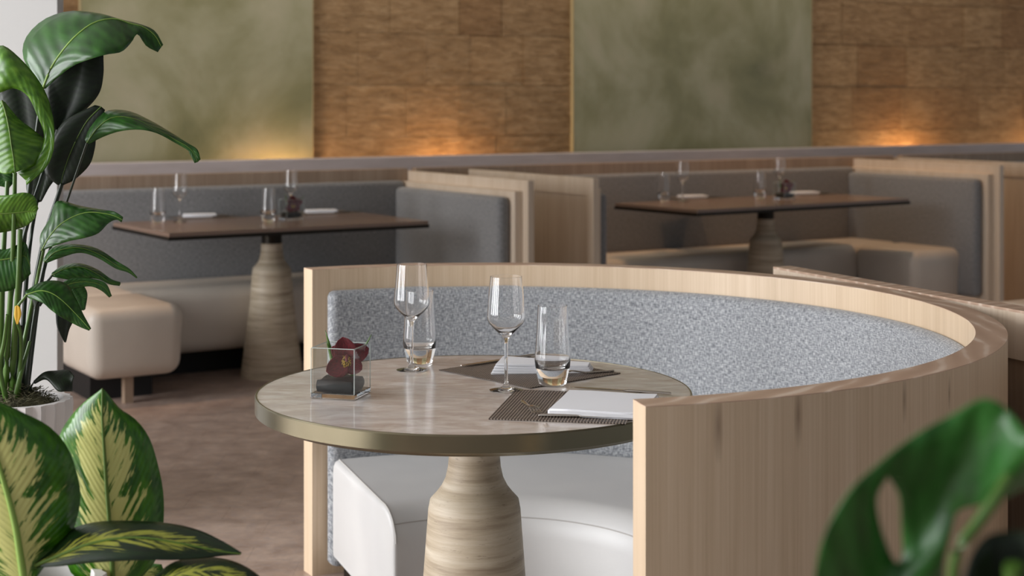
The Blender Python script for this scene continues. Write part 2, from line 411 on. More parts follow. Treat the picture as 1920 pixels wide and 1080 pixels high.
# low ledge wall in front of it, hiding the uplights
ledge = obj('wall_low_ledge', box_bm(-3.0, 9.4, 0, 0.10, 0, 1.003, 0.004, 1), 'ledge'); struct(ledge)
ledge.location = loc_s(0, 0.80); ledge.rotation_euler = (0, 0, TH)
def uplight(px, power):
    ld = bpy.data.lights.new('wall_uplight', 'POINT'); ld.energy = power; ld.color = (1.0, 0.58, 0.24); ld.shadow_soft_size = 0.025
    o = bpy.data.objects.new('wall_uplight', ld); COL.objects.link(o); o.location = loc_s(s_at(px, OFFW), OFFW-0.12, 0.74)
for px, pw in ((515, 11), (822, 12), (1690, 16), (1960, 13)): uplight(px, pw)

# ================================================================== BACKGROUND BOOTHS
def seat_bm(x0, x1, y0, y1, z0=0.12, z1=0.44):
    return box_bm(x0, x1, y0, y1, z0, z1, 0.065, 5, taper=0.06)
def booth(s0, s1, label, back_extra=(0.0, 0.0), left=True, right=True):
    c = (s0+s1)/2; h = (s1-s0)/2
    T = thing('banquette_booth', label, 'booth', loc_s(c), TH, 'straight booths along the stone wall')
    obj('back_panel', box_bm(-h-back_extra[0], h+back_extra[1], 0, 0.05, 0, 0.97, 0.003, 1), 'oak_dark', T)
    sharp(obj('back_cushion', box_bm(-h+0.05, h-0.05, -0.07, 0, 0.30, 0.905, 0.025, 3), 'fabric_far', T))
    for sgn, on in ((-1, left), (1, right)):
        def bx(name, xa, xb, y0, y1, z0, z1, mat, bev=0.0, seg=2):
            a, b = sorted((sgn*xa, sgn*xb))
            return sharp(obj(name, box_bm(a, b, y0, y1, z0, z1, bev, seg), mat, T))
        if on:
         bx('side_panel', h, h+0.026, -1.25, 0.05, 0, 0.955, 'oak', 0.002, 1)
         bx('cushion_frame', h-0.046, h, -1.20, 0, 0, 0.90, 'oak', 0.002, 1)
         bx('side_cushion', h-0.12, h-0.046, -1.165, -0.06, 0.15, 0.872, 'fabric_far', 0.03, 4)
         # raised border round the outside of the wing
         bx('top_border', h+0.026, h+0.036, -1.25, 0.05, 0.865, 0.955, 'oak', 0.001, 1)
         bx('end_border', h+0.026, h+0.036, -1.25, -1.18, 0.0, 0.865, 'oak', 0.001, 1)
        sx0, sx1 = sorted((sgn*(h-0.05), sgn*(h-0.50)))
        sharp(obj('side_seat', seat_bm(sx0, sx1, -1.04, -0.50), 'leather_far', T))
        obj('underseat_block', box_bm(min(sx0, sx1)+0.08, max(sx0, sx1)-0.08, -0.80, -0.345, 0, 0.125), 'black', T)  # black block added to make the dark shade under the side seat
        lx = sgn*(h-0.26)
        for ly in (-0.93,):
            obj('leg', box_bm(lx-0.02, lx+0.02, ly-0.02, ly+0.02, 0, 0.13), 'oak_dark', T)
    obj('underseat_block', box_bm(-h+0.10, h-0.10, -0.34, -0.05, 0, 0.125), 'black', T)  # black block added as the shade under the back seat
    sharp(obj('back_seat', seat_bm(-h+0.06, h-0.06, -0.53, -0.05), 'leather_far', T))
    for lx in (-h*0.6, 0, h*0.6): obj('leg', box_bm(lx-0.02, lx+0.02, -0.42, -0.38, 0, 0.13), 'oak_dark', T)
    return T
S1R = s_at(765, 0)
S2R = s_at(1600, 0)
S2L = S1R+0.03+0.40
booth(-1.33, S1R, 'straight booth with grey back and cream seats beside the white wall end', (0.5, 0.0), False, True)
booth(S2L, S2R, 'straight booth with brown-lit grey back between two oak wing panels', (0.38, 0.38))
booth(S2R+0.46, S2R+3.0, 'straight booth mostly hidden behind its oak wing, beyond the long table booth', (0.0, 0.0), True, True)

# ================================================================== PEDESTAL TABLES
PED = [(0.0, 0.0), (0.150, 0.0), (0.150, 0.02), (0.106, 0.37), (0.0955, 0.512), (0.0945, 0.516), (0.0920, 0.530), (0.0800, 0.543), (0.0690, 0.557), (0.0600, 0.575), (0.0550, 0.597), (0.0528, 0.62), (0.0520, 0.65)]
def pedestal(T, top, k=1.0):
    pr = [(r*k, z) for r, z in PED]
    sharp(obj('pedestal', lathe_bm(pr+[(pr[-1][0], top), (0, top)], 56), 'travertine', T))
def far_table(label, center, L, Wd, rz):
    T = thing('dining_table', label, 'table', (center[0], center[1], 0), rz, 'rectangular pedestal tables at the straight booths')
    b = box_bm(-L/2, L/2, -Wd/2, Wd/2, 0.738, 0.756); 
    obj('tabletop', b, 'far_top', T)
    b = box_bm(-L/2-0.004, L/2+0.004, -Wd/2-0.004, Wd/2+0.004, 0.722, 0.738); obj('edge_band', b, 'dark_metal', T)
    pedestal(T, 0.651)
    obj('neck', lathe_bm([(0, 0.651), (0.049, 0.651), (0.049, 0.722), (0, 0.722)], 32), 'dark_metal', T)
    return T
T1 = ((-1.18, 7.84), 1.34, 0.75, R(33)); T2 = ((1.50, 9.44), 1.72, 0.70, R(35.5))
far_table('rectangular brown-topped pedestal table at the booth beside the white wall end', *T1)
far_table('long rectangular pedestal table at the booth between two oak wing panels', *T2)
TC = Vector((-0.078, 3.31, 0)); TR = 0.45; TZ = 0.756
T = thing('round_table', 'round marble pedestal table with a brass edge inside the curved booth', 'table', TC)
sharp(obj('tabletop', lathe_bm([(0, TZ-0.03), (TR-0.004, TZ-0.03), (TR-0.004, TZ), (0, TZ)], 128), 'marble', T))
sharp(obj('edge_band', lathe_bm([(TR-0.012, TZ-0.034), (TR-0.004, TZ-0.035), (TR, TZ-0.032), (TR, TZ-0.002), (TR-0.002, TZ+0.0008), (TR-0.0045, TZ+0.0008), (TR-0.0045, TZ-0.02), (TR-0.012, TZ-0.034)], 160), 'brass', T))
sharp(obj('under_ring', lathe_bm([(0, TZ-0.042), (TR-0.02, TZ-0.042), (TR-0.012, TZ-0.034), (0, TZ-0.03)], 128), 'brass', T))
pedestal(T, TZ-0.042)

# ================================================================== CURVED BOOTH
BC = Vector((-0.053, 3.618, 0)); RO = 1.124; RI = 1.060; HR = 0.873
A0, A1 = R(-76.4), R(119.1)
def arc_solid(prof, a0, a1, n=96, endinset=None, uvscale=1.0, aoff=None):
    """sweep a closed (r,z) profile through the angle; endinset = list of (arc length, inset) near the ends"""
    b = bmesh.new(); uv = b.loops.layers.uv.verify(); st = []
    rm = sum(p[0] for p in prof)/len(prof); zm = sum(p[1] for p in prof)/len(prof)
    rr = [p[0] for p in prof]; zz = [p[1] for p in prof]
    hr = (max(rr)-min(rr))/2; hz = (max(zz)-min(zz))/2; rc = (max(rr)+min(rr))/2; zc = (max(zz)+min(zz))/2
    ins = endinset or [(0, 0)]
    for d, i in ins: st.append((0, d, i))
    for k in range(1, n): st.append((k/n, 0, 0))
    for d, i in reversed(ins): st.append((1, -d, i))
    rings = []; ulen = []
    for f, d, i in st:
        ring = []
        for (r, z) in prof:
            r2 = rc+(r-rc)*(hr-i)/hr; z2 = zc+(z-zc)*(hz-i)/hz
            e0, e1 = (aoff(r2) if aoff else (0, 0))
            a = (a0+e0)*(1-f)+(a1+e1)*f+d/rc
            ring.append(b.verts.new((r2*math.cos(a), r2*math.sin(a), z2)))
        rings.append(ring); ulen.append((a0*(1-f)+a1*f+d/rc)*rc)
    m = len(prof); plen = [0]
    for k in range(m): plen.append(plen[-1]+math.dist(prof[k], prof[(k+1) % m]))
    for q in range(len(rings)-1):
        for k in range(m):
            f = b.faces.new((rings[q][k], rings[q][(k+1) % m], rings[q+1][(k+1) % m], rings[q+1][k]))
            for l, (uu, vv) in zip(f.loops, ((ulen[q], plen[k]), (ulen[q], plen[k+1]), (ulen[q+1], plen[k+1]), (ulen[q+1], plen[k]))): l[uv].uv = (uu*uvscale, vv*uvscale)
    for ring in (rings[0][::-1], rings[-1]):
        f = b.faces.new(ring)
        for l in f.loops: l[uv].uv = (l.vert.co.x, l.vert.co.z)
    return b
def rrect(r0, r1, z0, z1, rad, seg=6):
    """rounded rectangle; rad = (inner-bottom, outer-bottom, outer-top, inner-top)"""
    pts = []
    for (cx, cz, sx, sz, a, rd) in ((r0, z0, 1, 1, 180, rad[0]), (r1, z0, -1, 1, 270, rad[1]), (r1, z1, -1, -1, 0, rad[2]), (r0, z1, 1, -1, 90, rad[3])):
        for k in range(seg+1):
            t = R(a+90*k/seg); pts.append((cx+sx*rd+rd*math.cos(t), cz+sz*rd+rd*math.sin(t)))
    return pts
B = thing('curved_booth', 'semicircular oak booth with heathered grey back and white leather seat', 'booth', BC)
sharp(obj('back_shell', arc_solid([(RI, 0.0), (RO, 0.0), (RO, HR-0.0016), (RI, HR-0.0016)], A0, A1, 160), 'oak_curved', B))
sharp(obj('top_cap', arc_solid([(RI, HR-0.0016), (RO, HR-0.0016), (RO, HR), (RI, HR)], A0, A1, 160), 'oak_top', B))
sharp(obj('back_cushion', arc_solid(rrect(RI-0.04, RI-0.001, 0.03, HR-0.062, (0.004, 0.004, 0.004, 0.030)), A0+R(2.2), A1-R(2.2), 140, [(0, 0.014), (0.008, 0.004), (0.02, 0.0)]), 'fabric', B), 50)
SR0, SR1, SH = 0.40, RI-0.042, 0.345
def seat_off(r):
    k = (SR1-r)/(SR1-SR0)
    return (-R(10)*k, R(10)*k)
sharp(obj('seat', arc_solid(rrect(SR0, SR1, 0.06, SH, (0.02, 0.02, 0.05, 0.085), 7), A0+R(3), A1-R(2.5), 120, [(0, 0.012), (0.004, 0.004), (0.012, 0.0)], aoff=seat_off), 'leather', B), 60)
sharp(obj('underseat_block', arc_solid([(SR0+0.06, 0), (SR1-0.02, 0), (SR1-0.02, 0.06), (SR0+0.06, 0.06)], A0+R(4), A1-R(4), 60), 'dark_metal', B))
# seam cords round the seat end and along the front top edge
pr = rrect(SR0, SR1, 0.06, SH, (0.02, 0.02, 0.05, 0.085), 7)
for f in (0, 1):
    pts = []
    for (r, z) in pr[14:] + pr[:2]:
        e = seat_off(r); a = (A0+R(3)+e[0]) if f == 0 else (A1-R(2.5)+e[1]); a += (0.012 if f == 0 else -0.012)/((SR0+SR1)/2)
        pts.append((r*math.cos(a), r*math.sin(a), z))
    sharp(obj('seam', tube_bm(pts[:-2], 0.0018, 6), 'seam', B), 80)
zs = SH-0.085; pts = []
for k in range(61):
    a = (A0+R(3)-R(9))*(1-k/60)+(A1-R(2.5)+R(9))*k/60
    pts.append(((SR0+0.013)*math.cos(a), (SR0+0.013)*math.sin(a), SH-0.040))
sharp(obj('seam', tube_bm(pts, 0.0014, 6), 'seam', B), 80)

# neighbouring partition, tangent to the curved booth
dq = Vector((0.394, -0.919, 0)).normalized(); q0 = BC+Vector((0.919, 0.394, 0))*1.137-dq*0.60; rzq = math.atan2(dq.y, dq.x)
nq = Vector((-dq.y, dq.x, 0))
P = thing('partition_panel', 'low oak partition with a raised border just outside the curved booth', 'partition', q0, rzq)
LQ = 2.2
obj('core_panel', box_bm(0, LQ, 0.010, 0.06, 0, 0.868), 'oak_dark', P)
obj('top_border', box_bm(0, LQ, 0.0, 0.010, 0.76, 0.868), 'oak', P)
obj('end_border', box_bm(0, 0.07, 0.0, 0.010, 0, 0.76), 'oak', P)
obj('top_cap', box_bm(0, LQ, 0.0, 0.06, 0.868, 0.874), 'oak_top', P)
# bench of the next booth
Bn = thing('bench', 'cream leather bench behind the low oak partition', 'bench', (2.75, 7.35, 0), TH)
sharp(obj('seat', seat_bm(-0.55, 0.75, -0.25, 0.25), 'leather_far', Bn))
for sx in (-0.42, 0.6):
    for sy in (-0.15, 0.15): obj('leg', box_bm(sx-0.02, sx+0.02, sy-0.02, sy+0.02, 0, 0.13), 'oak_dark', Bn)

# ================================================================== TABLEWARE
def wineglass_me():
    out = [(0, 0.0), (0.0340, 0.0), (0.0345, 0.0012), (0.030, 0.0026), (0.012, 0.0058), (0.0055, 0.011), (0.0038, 0.020), (0.0034, 0.06), (0.0036, 0.095), (0.0050, 0.106), (0.0090, 0.1125),
           (0.0240, 0.1260), (0.0345, 0.1370), (0.0392, 0.1460), (0.0398, 0.1530), (0.0388, 0.165), (0.0365, 0.195), (0.0330, 0.2355)]
    inn = [(0.0322, 0.2357), (0.0356, 0.195), (0.0379, 0.165), (0.0388, 0.1530), (0.0381, 0.1465), (0.0336, 0.1385), (0.0232, 0.1282), (0.0100, 0.1180), (0.004, 0.1155), (0, 0.115)]
    b = lathe_bm(out+inn, 56); bmesh.ops.recalc_face_normals(b, faces=b.faces)
    me = bpy.data.meshes.new('wine_glass'); b.to_mesh(me); b.free(); me.materials.append(M['glass'])
    for p in me.polygons: p.use_smooth = True
    me.set_sharp_from_angle(angle=R(60)); return me
def tumbler_me():
    out = [(0, 0.0), (0.0265, 0.0), (0.0290, 0.002), (0.0330, 0.018), (0.0372, 0.040), (0.0380, 0.050), (0.0374, 0.060), (0.0340, 0.110), (0.0312, 0.1655)]
    inn = [(0.0300, 0.1657), (0.0327, 0.110), (0.0360, 0.060), (0.0362, 0.051), (0.034, 0.042), (0.027, 0.035), (0.012, 0.032), (0, 0.0315)]
    b = lathe_bm(out+inn, 56); bmesh.ops.recalc_face_normals(b, faces=b.faces)
    me = bpy.data.meshes.new('tumbler'); b.to_mesh(me); b.free(); me.materials.append(M['glass'])
    for p in me.polygons: p.use_smooth = True
    me.set_sharp_from_angle(angle=R(60)); return me
WG, TB = wineglass_me(), tumbler_me()
EPS = 0.0006
def place(name, me, p, label, cat, group, rz=0.0):
    o = bpy.data.objects.new(name, me); COL.objects.link(o); o.location = p; o.rotation_euler = (0, 0, rz); return tag(o, label, cat, group)
pA = onp(772, 694, TZ); pB = onp(949, 732, TZ+EPS); tA = onp(787, 681, TZ); tB = onp(1036, 723, TZ)
for p in (pA, pB, tA, tB): p.z += 0.0005
place('wine_glass', WG, pA, 'stemmed wine glass in front of a tumbler, behind the orchid vase', 'glass', 'wine glasses on the round table')
place('wine_glass', WG, pB, 'stemmed wine glass at the corner between the two placemats on the round table', 'glass', 'wine glasses on the round table')
place('tumbler', TB, tA, 'tall tumbler standing behind a wine glass at the tip of the far placemat', 'glass', 'tumblers on the round table')
tB.z += 0.0025
place('tumbler', TB, tB, 'tall tumbler in front of the folded napkin on the far placemat', 'glass', 'tumblers on the round table')
def placemat(label, c, L, Wd, ang):
    o = obj('placemat', box_bm(-L/2, L/2, -Wd/2, Wd/2, 0, 0.0018, 0.0005, 1), 'weave', None, loc=(c[0], c[1], TZ+EPS), rot=(0, 0, ang))
    return tag(o, label, 'placemat', 'woven placemats on the round table')
ang1 = R(-48); c1 = Vector((0.0375, 3.524, 0))
placemat('woven brown placemat under the pointed napkin on the far side of the round table', c1, 0.30, 0.27, ang1)
ang2 = R(-10); e1 = Vector((math.cos(ang2), math.sin(ang2), 0)); e2 = Vector((-e1.y, e1.x, 0))
c2 = Vector((-0.045, 3.003, 0))+e1*0.13+e2*0.152
placemat('woven brown placemat under the flat rectangular napkin beside the booth end', c2, 0.26, 0.304, ang2)
ZM = TZ+EPS+0.0018
def cloth_bm(outline_fn, nx, ny):
    b = bmesh.new(); g = [[b.verts.new(outline_fn(i/nx, j/ny)) for j in range(ny+1)] for i in range(nx+1)]
    for i in range(nx):
        for j in range(ny): b.faces.new((g[i][j], g[i+1][j], g[i+1][j+1], g[i][j+1]))
    return b
def napkin(label, center, L, Wd, ang, h0, layers, z, wedge=0.0, group='folded napkins on the round table'):
    T = thing('napkin', label, 'napkin', (center[0], center[1], z), ang, group)
    th = h0/layers
    for k in range(layers):
        ins = 0.0025*k
        sh = wedge*k
        b = bmesh.new(); r = bmesh.ops.create_cube(b, size=1)
        x0, x1 = -L/2+ins, L/2-ins
        for v in b.verts:
            zz = k*th if v.co.z < 0 else (k+1)*th-0.0003
            xx = x0 if v.co.x < 0 else x1
            yy = (-Wd/2+ins*0.6+sh*0.6) if v.co.y < 0 else (Wd/2-ins*0.3-sh*0.2)
            if wedge and v.co.x > 0: yy *= 0.25 if v.co.y < 0 else 0.55; zz = z*0+zz*0.75
            v.co = Vector((xx, yy, zz))
        bmesh.ops.subdivide_edges(b, edges=list(b.edges), cuts=3, use_grid_fill=True)
        for v in b.verts: v.co.z += 0.0012*math.sin(v.co.x*31+k)*math.cos(v.co.y*27) * (1 if k == layers-1 and v.co.z > (k+0.8)*th*0.7 else 0.0)
        bmesh.ops.bevel(b, geom=[e for e in b.edges if len(e.link_faces) == 2 and e.calc_face_angle(0) > 0.9], offset=th*0.42, segments=3, affect='EDGES', clamp_overlap=True)
        sharp(obj('fold', b, 'linen', T), 50)
    return T
napkin('flat rectangular white napkin folded in a thick pad beside the booth end', (0.180, 3.102), 0.185, 0.205, R(-13), 0.014, 1, ZM+0.0003)
napkin('white napkin folded to a point on the far placemat behind the tumbler', (0.070, 3.53), 0.215, 0.135, R(-8), 0.021, 4, ZM+0.0003, wedge=0.006)
# cutlery
def knife_bm(L=0.215):
    b = bmesh.new(); segs = [(0, .004, .0022), (.004, .0055, .003), (.09, .0045, .003), (.097, .0042, .0024), (.10, .008, .0012), (.17, .0095, .0010), (.20, .007, .0008), (.2145, .0015, .0006)]
    rings = []
    for x, w, h in segs:
        x *= L/0.215
        rings.append([b.verts.new((x, w*math.cos(a), 0.003+h*math.sin(a))) for a in [2*math.pi*k/10 for k in range(10)]])
    for A, Bq in zip(rings[:-1], rings[1:]):
        for k in range(10): b.faces.new((A[k], A[(k+1) % 10], Bq[(k+1) % 10], Bq[k]))
    b.faces.new(rings[0][::-1]); b.faces.new(rings[-1]); return b
def fork_parts(T, L=0.19, mat='steel'):
    b = bmesh.new(); k0 = L/0.19
    segs = [(0, .0045, .002, .002), (.02, .005, .0022, .002), (.08, .0032, .002, .003), (.108, .0028, .0018, .008), (.120, .006, .0013, .0095), (.132, .0105, .0010, .0085), (.140, .0112, .0010, .0070)]
    rings = []
    for x, w, h, zc in segs:
        rings.append([b.verts.new((x*k0, w*math.cos(a), zc+h*math.sin(a))) for a in [2*math.pi*k/10 for k in range(10)]])
    for A, Bq in zip(rings[:-1], rings[1:]):
        for k in range(10): b.faces.new((A[k], A[(k+1) % 10], Bq[(k+1) % 10], Bq[k]))
    b.faces.new(rings[0][::-1]); b.faces.new(rings[-1])
    sharp(obj('handle', b, mat, T), 60)
    for k in range(4):
        y = -.0087+.0058*k
        sharp(obj('tine', tube_bm([(.138*k0, y, .0072), (.155*k0, y, .0042), (.172*k0, y, .0038), (.188*k0, y*0.95, .0062)], .0013, 6, taper=0.6), mat, T), 80)
def cutlery(kind, p, q, label, L):
    p = Vector(p); q = Vector(q); a = math.atan2(q.y-p.y, q.x-p.x)
    if kind == 'knife':
        o = sharp(obj('table_knife', knife_bm(L), 'steel', None, loc=(p.x, p.y, ZM+0.0004), rot=(0, 0, a)), 60); return tag(o, label, 'knife', 'knives on the round table')
    T = thing('table_fork', label, 'fork', (p.x, p.y, ZM+0.0003), a, 'forks on the round table'); fork_parts(T, L); return T
kp = onp(1258, 741, ZM); kq = onp(1060, 728, ZM)
cutlery('knife', kp, kq, 'steel knife lying behind the flat rectangular napkin', 0.215)
cutlery('knife', onp(1003, 668, ZM), onp(845, 691, ZM), 'steel knife along the far edge of the placemat with the pointed napkin', 0.225)
cutlery('fork', onp(1150, 697, ZM), onp(1030, 707, ZM), 'steel fork in front of the pointed napkin on the far placemat', 0.165)
cutlery('fork', onp(980, 754, ZM), onp(1008, 778, ZM), 'small steel fork lying beside the flat rectangular napkin', 0.14)
kf = onp(1010, 781, ZM); kg = onp(1178, 784, ZM)
cutlery('knife', (kf.x, kf.y-0.002, 0), (kg.x, kg.y-0.004, 0), 'slim steel knife along the open front edge of the flat napkin', 0.175)

# ---- square glass vase with orchid
def vase_bm(s, h, w=0.0042, base=0.011):
    b = bmesh.new()
    def ring(k, z): return [b.verts.new((x*k, y*k, z)) for x, y in ((-1, -1), (1, -1), (1, 1), (-1, 1))]
    r = [ring(s/2, base), ring(s/2, h-.001), ring(s/2-.001, h), ring(s/2-w+.001, h), ring(s/2-w, h-.001), ring(s/2-w, base)]
    r.append(r[0])
    for A, Bq in zip(r[:-1], r[1:]):
        for k in range(4): b.faces.new((A[k], A[(k+1) % 4], Bq[(k+1) % 4], Bq[k]))
    ve = [e for e in b.edges if abs((e.verts[0].co-e.verts[1].co).normalized().z) > 0.9]
    bmesh.ops.bevel(b, geom=ve, offset=0.0018, segments=2, affect='EDGES', clamp_overlap=True)
    return b
def grid_petal(L, Wd, cup, curl, nx=10, ny=6, tip=0.6):
    b = bmesh.new(); uv = b.loops.layers.uv.verify(); g = []
    for i in range(nx+1):
        t = i/nx; w = Wd/2*max(0.0, math.sin(math.pi*min(1, t**tip*0.96+0.04)))**0.55+0.0004
        row = []
        for j in range(ny+1):
            q = j/ny*2-1
            row.append(b.verts.new((L*t, w*q, cup*(q*q)*w+curl*L*t*t)))
        g.append(row)
    for i in range(nx):
        for j in range(ny):
            f = b.faces.new((g[i][j], g[i+1][j], g[i+1][j+1], g[i][j+1]))
            for l, (u, v) in zip(f.loops, ((i, j), (i+1, j), (i+1, j+1), (i, j+1))): l[uv].uv = (u/nx, v/ny)
    return b
def solid(o, t):
    m = o.modifiers.new('thickness', 'SOLIDIFY'); m.thickness = t; m.offset = 0; return o
def orchid(loc, rz, label, group, k=1.0, detail=True):
    T = thing('orchid', label, 'flower', loc, rz, group)
    # local frame: flower faces -y, z up
    def pet(ang, L, Wd, cup, curl, yoff, tilt, z0):
        o = solid(sharp(obj('petal', grid_petal(L*k, Wd*k, cup, curl, tip=0.75), 'petal', T), 80), 0.0006)
        mx = Matrix.Translation((0.012*k, yoff*k, z0*k)) @ Matrix.Rotation(-R(ang), 4, 'Y') @ Matrix.Rotation(R(tilt), 4, 'Z') @ Matrix.Rotation(R(90), 4, 'X')
        o.matrix_local = mx
    pet(100, .050, .046, .35, .15, .004, -12, .074); pet(140, .040, .032, .3, .1, .007, -5, .074)
    pet(20, .047, .040, .35, .1, .006, 8, .078); pet(200, .046, .044, .35, .15, .002, -10, .066); pet(-26, .034, .036, .3, .1, .004, 6, .066)
    lip = solid(sharp(obj('lip', grid_petal(.042*k, .042*k, -.9, -.25, tip=1.0), 'lip', T), 80), 0.0008)
    lip.matrix_local = Matrix.Translation((0.010*k, -.004*k, .080*k)) @ Matrix.Rotation(R(98), 4, 'Y') @ Matrix.Rotation(R(0), 4, 'Z') @ Matrix.Rotation(R(90), 4, 'X')
    b = tube_bm([(0.012*k, .0, .080*k), (.012*k, -.008*k, .077*k), (.012*k, -.012*k, .070*k)], .004*k, 8, taper=.6); sharp(obj('column', b, 'petal', T), 80)
    sharp(obj('stem', tube_bm([(0.012*k, .006*k, .076*k), (.008*k, .010*k, .055*k), (.004*k, .006*k, .040*k)], .0018*k, 8), 'stem', T), 80)
    for (x0, x1, z1, w) in ((-.008, -.032, .131, .0125), (.022, .062, .122, .010), (-.014, -.030, .108, .009)):
        P_ = catmull([(x0*k, .012*k, .034*k), ((x0*.55+x1*.45)*k, .016*k, .080*k), (x1*k, .012*k, z1*k)], 8)
        bb = bmesh.new(); L_, R_ = [], []
        for i, p in enumerate(P_):
            ww = w*k*(1-(i/8)**1.6)*0.5+0.0002
            L_.append(bb.verts.new(p+Vector((-ww, 0, 0)))); R_.append(bb.verts.new(p+Vector((ww, -0.002, 0))))
        for i in range(8): bb.faces.new((L_[i], R_[i], R_[i+1], L_[i+1]))
        solid(sharp(obj('blade_leaf', bb, 'stem', T), 80), 0.0008)
    return T
def vase_set(loc, rz, vlabel, olabel, slabel, grp):
    v = thing('glass_vase', vlabel, 'vase', loc, rz, grp)
    obj('walls', vase_bm(0.094, 0.102), 'pane', v)
    for qx, qy in ((-1, -1), (1, -1), (1, 1), (-1, 1)):
        obj('corner_highlight', tube_bm([(qx*.0462, qy*.0462, .0112), (qx*.0462, qy*.0462, .101)], .0010, 6), 'edge_highlight', v)  # thin pale strips added as highlights on the vase corners
    rim = [(-.045, -.045, .1016), (.045, -.045, .1016), (.045, .045, .1016), (-.045, .045, .1016)]
    for k in range(4): obj('rim_highlight', tube_bm([rim[k], rim[(k+1) % 4]], .0011, 6), 'edge_highlight', v)
    obj('base', box_bm(-.047, .047, -.047, .047, 0, .0108, .001, 1), 'glass', v)
    b = box_bm(-.041, .041, -.041, .041, .0116, .037)
    bmesh.ops.subdivide_edges(b, edges=list(b.edges), cuts=7, use_grid_fill=True)
    for w in b.verts:
        q = Vector((w.co.x/.041, w.co.y/.041, (w.co.z-.0243)/.0127)); m = max(abs(q.x), abs(q.y), abs(q.z)); k = 0.42
        u = q.normalized()*m*1.16; q = q.lerp(u, k+0.15*math.sin(q.x*3+q.y*4))
        w.co = Vector((max(-.0422, min(.0422, q.x*.041)), max(-.0422, min(.0422, q.y*.041)), max(.0114, .0243+q.z*.0127*(1+0.12*math.sin(q.x*2.5-q.y*3)))))
    s = sharp(obj('pebble', b, 'pebble', None, loc=loc, rot=(0, 0, rz)), 60); tag(s, slabel, 'stone', 'black stones in the vases')
    orchid((loc[0], loc[1], loc[2]), R(4), olabel, 'orchids in the vases')
vase_set((-0.348, 3.247, TZ+0.0006), R(-15), 'square clear glass vase holding a dark red orchid on the round table',
         'dark red orchid with two green blades in the vase on the round table', 'flat black stone in the square vase on the round table', 'square glass vases')

# ---- the far place settings
def far_set(Tdef, where, items):
    for kind, px, py, extra in items:
        p = onp(px, py, TZ); p.z += 0.0006
        if kind == 'g': place('wine_glass', WG, p, 'wine glass %s on the %s' % (extra, where), 'glass', 'wine glasses on the far tables')
        if kind == 't': place('tumbler', TB, p, 'tumbler %s on the %s' % (extra, where), 'glass', 'tumblers on the far tables')
        if kind == 'v': vase_set(tuple(p), Tdef[3], 'square glass vase on the '+where, 'dark red orchid in the vase on the '+where, 'black stone in the vase on the '+where, 'square glass vases')
        if kind == 'n':
            o = obj('placemat', box_bm(-.15, .15, -.13, .13, 0, .0018), 'weave', None, loc=p, rot=(0, 0, Tdef[3])); tag(o, 'placemat %s on the %s' % (extra, where), 'placemat', 'woven placemats on the far tables')
            napkin('folded white napkin %s on the %s' % (extra, where), (p.x-0.01, p.y), .17, .10, Tdef[3]-R(20), .014, 2, p.z+0.0022, group='folded napkins on the far tables')
            a = Tdef[3]+R(4); kx = p+Vector((math.cos(a), math.sin(a), 0))*0.02+Vector((math.sin(a), -math.cos(a), 0))*0.085
            k = sharp(obj('table_knife', knife_bm(.2), 'dark_metal', None, loc=(kx.x, kx.y, p.z+.0022), rot=(0, 0, a)), 60); tag(k, 'dark knife beside the napkin %s on the %s' % (extra, where), 'knife', 'knives on the far tables')
W1 = 'table beside the white wall'; W2 = 'long table between oak wings'
far_set(T1, W1, [('g', 337, 416, 'beside the outer napkin'), ('t', 296, 416, 'near the outer corner'), ('n', 378, 407, 'near the outer corner'),
                 ('t', 503, 415, 'beside the vase'), ('g', 545, 405, 'behind the vase'), ('v', 546, 412, ''), ('n', 606, 399, 'behind the vase')])
far_set(T2, W2, [('g', 1280, 378, 'beside the outer napkin'), ('t', 1246, 376, 'near the outer corner'), ('n', 1302, 371, 'near the outer corner'),
                 ('t', 1425, 372, 'beside the vase'), ('g', 1462, 366, 'behind the vase'), ('v', 1471, 374, ''), ('n', 1512, 364, 'behind the vase')])

# ================================================================== PLANTS
def leaf(parent, name, stations, Y0, mat, rib='rib', ribr=0.0022, bulge=0.10, n=26, m=5, smoothn=True, ref=None, wave=0.0):
    Ps = []
    for s in stations:
        row = []
        for p in s:
            d = p[2] if len(p) > 2 else 0.0
            row.append(at(p[0], p[1], Y0+d))
        Ps.append(row)
    Mi = catmull([r[0] for r in Ps], n); Le = catmull([r[1] for r in Ps], n); Ri = catmull([r[2] for r in Ps], n)
    base = Mi[0].copy(); b = bmesh.new(); uv = b.loops.layers.uv.verify(); g = []
    for i in range(n+1):
        row = []; t = i/n
        for j in range(2*m+1):
            q = abs(j-m)/m; E = Le[i] if j < m else Ri[i]
            w = (E-Mi[i]).length
            p = Mi[i].lerp(E, q)
            p = p+Vector((0, -1, 0.25))*(w*bulge*math.sin(math.pi*q))
            if wave: p = p+Vector((0, -1, 0))*(wave*q*q*math.sin(t*23+(0 if j < m else 1.7)))
            row.append(b.verts.new(p-base))
        g.append(row)
    for i in range(n):
        for j in range(2*m):
            f = b.faces.new((g[i][j], g[i+1][j], g[i+1][j+1], g[i][j+1]))
            for l, (u, v) in zip(f.loops, ((i, j), (i+1, j), (i+1, j+1), (i, j+1))): l[uv].uv = (u/n, v/(2*m))
    o = sharp(obj(name, b, mat, parent), 80); o.location = base-parent.location; solid(o, 0.0009)
    if rib:
        rb = sharp(obj('midrib', tube_bm([p-base+Vector((0, -0.0012, 0)) for p in Mi], ribr, 6, taper=0.25), rib, o), 80)
    return o
def stem(parent, pts, rad, mat='stem', name='stem', taper=0.6):
    P_ = catmull([at(p[0], p[1], p[2]) for p in pts], 14)
    return sharp(obj(name, tube_bm([p-parent.location for p in P_], rad, 8, taper=taper), mat, parent), 80)
